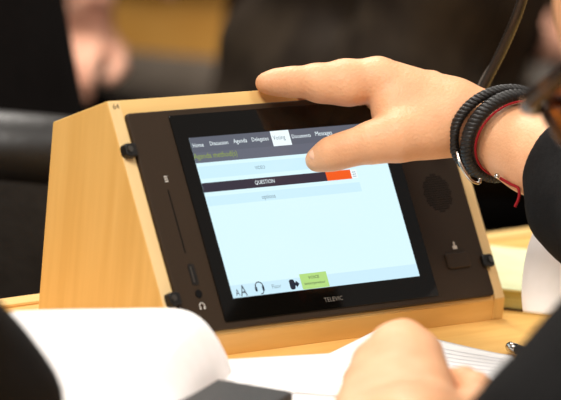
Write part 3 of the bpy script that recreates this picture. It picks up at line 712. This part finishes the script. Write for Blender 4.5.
# ------------------------------------------------------------------ people and furniture across the room
def seated(name, label, base, face, mj, mtr, hands='lap', hw=None, voxel=.007, wr_amp=.006, lean=0., cuff=.82):
    """someone sitting on the far side; base on the floor under the pelvis, face = heading"""
    fx = Vector((face.x, face.y, 0)).normalized(); rx = Vector((fx.y, -fx.x, 0)); B = Vector(base); B.z = FLOOR
    P = lambda a, b, c: B+rx*a+fx*(b+lean*max(c-.53, 0))+Vector((0, 0, c))
    t = thing(name, label, 'person', tuple(B))
    v = Vol(); j = Vol(); tr = Vol()
    hd = P(0, .09, 1.32); hp_, hR = head_vol(v, hd, fx, (0, 0, 1)); v.cone(P(0, .04, 1.12), .06, P(0, .06, 1.26), .055, .02)
    v.cone(P(0, 0, .55), .1, P(0, .03, 1.05), .11, .03)
    j.cone(P(0, .0, .56), .145, P(0, .03, .98), .15, .06)
    for s_ in (-1, 1):
        S = P(s_*.18, .02, 1.06); E_ = P(s_*.25, .04, .79); W = P(s_*.07, .27, .70) if hands == 'lap' else hw(s_, P)
        v.cone(P(0, .02, 1.05), .07, S, .06, .03); v.chain([(S, .05), (E_, .042), (W, .027)], .02)
        simple_hand(v, W, (W-E_)*.7+rx*(-s_*.1), (0, 0, 1), -s_, .6, 1.0)
        j.cone(P(0, .02, 1.02), .12, S, .08, .06); j.chain([(S, .075), (E_, .064), (E_.lerp(W, cuff), .045)], .03)
        j.cone(P(s_*.09, .0, .54), .12, P(s_*.09, .03, .98), .11, .05)
        H = P(s_*.1, .02, .53); K = P(s_*.12, .45, .53); An = P(s_*.12, .44, .09)
        tr.chain([(H, .09), (K, .065), (An, .045)], .04); tr.chain([(P(s_*.12, .41, .042), .042), (P(s_*.13, .58, .036), .034)], .02)
    new_obj('body', v.mesh(.0045), M['skinfar'], t); new_obj('jacket', j.mesh(voxel, wrinkle(wr_amp, 38, len(label))), mj, t); new_obj('trousers', tr.mesh(.01), mtr, t)
    h = Vol(); h.ell(hp_(0, -.03, .052), (.079, .088, .078), hR, .02); h.ell(hp_(0, -.06, 0), (.072, .06, .08), hR, .03); new_obj('hair', h.mesh(.006), M['hair'], t)
    return t
seated('person', 'person in black jacket sitting across the table at far left', A(-10, 150, 3.5), -RIGHT, M['suit_black'], M['trouser'], wr_amp=.003, lean=.2)
seated('person', 'person whose bare hands show blurred between the black jacket and the grey chair', A(-78, 150, 4.6), RIGHT*.8-FWD*.6, M['suit_black'], M['trouser'], 'x', lambda s_, P: P(s_*.035, .225, .745+.045*s_), cuff=.5)
seated('person', 'person in creased dark brown jacket sitting right behind the touching hand', A(280, 150, 3.72), RIGHT, M['suit_brown'], M['trouser'], wr_amp=.022, lean=.25)
seated('person', 'person in very dark brown jacket sitting behind the microphone stem', A(318, 150, 4.75), RIGHT, M['suit_dark'], M['trouser'], wr_amp=.004)

def chair(name, label, base, face, m, mleg, w, hb, seat=.45, th=.05, arm=True):
    fx = Vector((face.x, face.y, 0)).normalized(); rx = Vector((fx.y, -fx.x, 0)); B = Vector(base); B.z = FLOOR
    t = thing(name, label, 'chair', tuple(B))
    mx = Matrix(((rx.x, fx.x, 0, B.x), (rx.y, fx.y, 0, B.y), (0, 0, 1, B.z), (0, 0, 0, 1)))
    bm = bmesh.new(); box(bm, -w/2, w/2, -.24, .24, seat-.07, seat, mx, .03, 4); new_obj('seat', bm_mesh(bm), m, t, True)
    bm = bmesh.new(); box(bm, -w/2, w/2, -.24-th, -.241, seat-.03, hb, mx, .022, 4); bk = new_obj('backrest', bm_mesh(bm), m, t, True)
    bm = bmesh.new(); tube(bm, [mx @ Vector((-w/2+.02, -.24-th/2, hb-.012)), mx @ Vector((w/2-.02, -.24-th/2, hb-.012))], th*.62, 20); new_obj('top_roll', bm_mesh(bm), m, bk, True)
    for s_ in (-1, 1):
        if arm:
            bm = bmesh.new(); tube(bm, spline([mx @ Vector((s_*(w/2+.03), -.25, seat+.0)), mx @ Vector((s_*(w/2+.03), -.22, seat+.19)), mx @ Vector((s_*(w/2+.03), -.05, seat+.22)), mx @ Vector((s_*(w/2+.03), .12, seat+.2)), mx @ Vector((s_*(w/2+.03), .16, seat-.02))], 8), .018, 12); new_obj('armrest', bm_mesh(bm), mleg, t, True)
    bm = bmesh.new(); tube(bm, [mx @ Vector((0, 0, seat-.07)), mx @ Vector((0, 0, .09))], .028, 16); new_obj('post', bm_mesh(bm), mleg, t, True)
    for k in range(5):
        a = 2*math.pi*k/5; bm = bmesh.new(); tube(bm, [mx @ Vector((0, 0, .095)), mx @ Vector((.29*math.cos(a), .29*math.sin(a), .06))], [.022, .014], 10); lg = new_obj('leg', bm_mesh(bm), mleg, t, True)
        bm = bmesh.new(); c = mx @ Vector((.29*math.cos(a), .29*math.sin(a), .027)); cyl(bm, c-rx*.012, rx, .026, .024, 16); new_obj('caster', bm_mesh(bm), M['black'], lg, True)
    return t
topz = A(20, 108, 3.05).z-FLOOR
chair('office_chair', 'black leather chair with a rolled top standing across the table at left', A(-40, 200, 2.78), -FWD, M['leather'], M['black'], .50, topz-.026, .45, .06)
chair('tub_chair', 'low grey upholstered chair far back before the wooden desk', A(240, 100, 4.85), -FWD, M['greycloth'], M['black'], .48, A(170, 42, 5.15).z-FLOOR-.05, .40, .08, False)
chair('office_chair', 'dark chair with curved grey armrest far back at the upper right', A(722, 100, 5.3), -FWD, M['leather'], M['frame_grey'], .46, .72, .37, .06)
# far desk
P = A(150, -50, 5.6)
dk = thing('wooden_desk', 'wooden desk far back at upper left, out of focus', 'desk', (P.x, P.y, FLOOR), rz=0)
mx = Matrix.Translation(Vector((P.x, P.y, 0))) @ Matrix.Rotation(YAW, 4, 'Z')
bm = bmesh.new(); box(bm, -1.2, .45, -.03, .6, P.z-.035, P.z, mx, .003); new_obj('desktop', bm_mesh(bm), M['wood_front'], dk)
bm = bmesh.new(); box(bm, -1.18, .43, 0, .025, FLOOR, P.z-.036, mx, .002); new_obj('front_panel', bm_mesh(bm), M['wood_far'], dk)
for x in (-1.18, .40):
    bm = bmesh.new(); box(bm, x, x+.03, .026, .58, FLOOR, P.z-.036, mx, .002); new_obj('side_panel', bm_mesh(bm), M['wood_far'], dk)

# ------------------------------------------------------------------ light
w = bpy.data.worlds.new('world'); scene.world = w; w.use_nodes = True
w.node_tree.nodes['Background'].inputs[0].default_value = (1, .95, .9, 1); w.node_tree.nodes['Background'].inputs[1].default_value = .28
def lamp(name, loc, target, size, power, col=(1, .95, .88), sy=None):
    l = bpy.data.lights.new(name, 'AREA'); l.shape = 'RECTANGLE'; l.size = size; l.size_y = sy or size; l.energy = power; l.color = col
    o = bpy.data.objects.new(name, l); COL.objects.link(o); o.location = loc
    o.rotation_euler = (Vector(target)-Vector(loc)).to_track_quat('-Z', 'Y').to_euler(); return o
lamp('overhead_light', (-1.5, -.5, 2.2), (.1, 0, .1), .9, 70)
lamp('overhead_light', (.6, -1.3, 2.3), (.2, -.1, .1), .8, 20)
lamp('overhead_light', (.5, 1.4, 2.4), (.3, .6, 0), 1.0, 34)
lamp('overhead_light', (1.0, 1.6, 2.2), (1.4, 2.2, -.4), 1.0, 50)  # added lamp that brightens the far person's hands

scene.view_settings.view_transform = 'Standard'; scene.view_settings.look = 'None'
scene.view_settings.exposure = 0.12; scene.view_settings.gamma = 1.0; scene.view_settings.use_curve_mapping = False
for o in scene.objects:
    if '_b' in o: del o['_b']
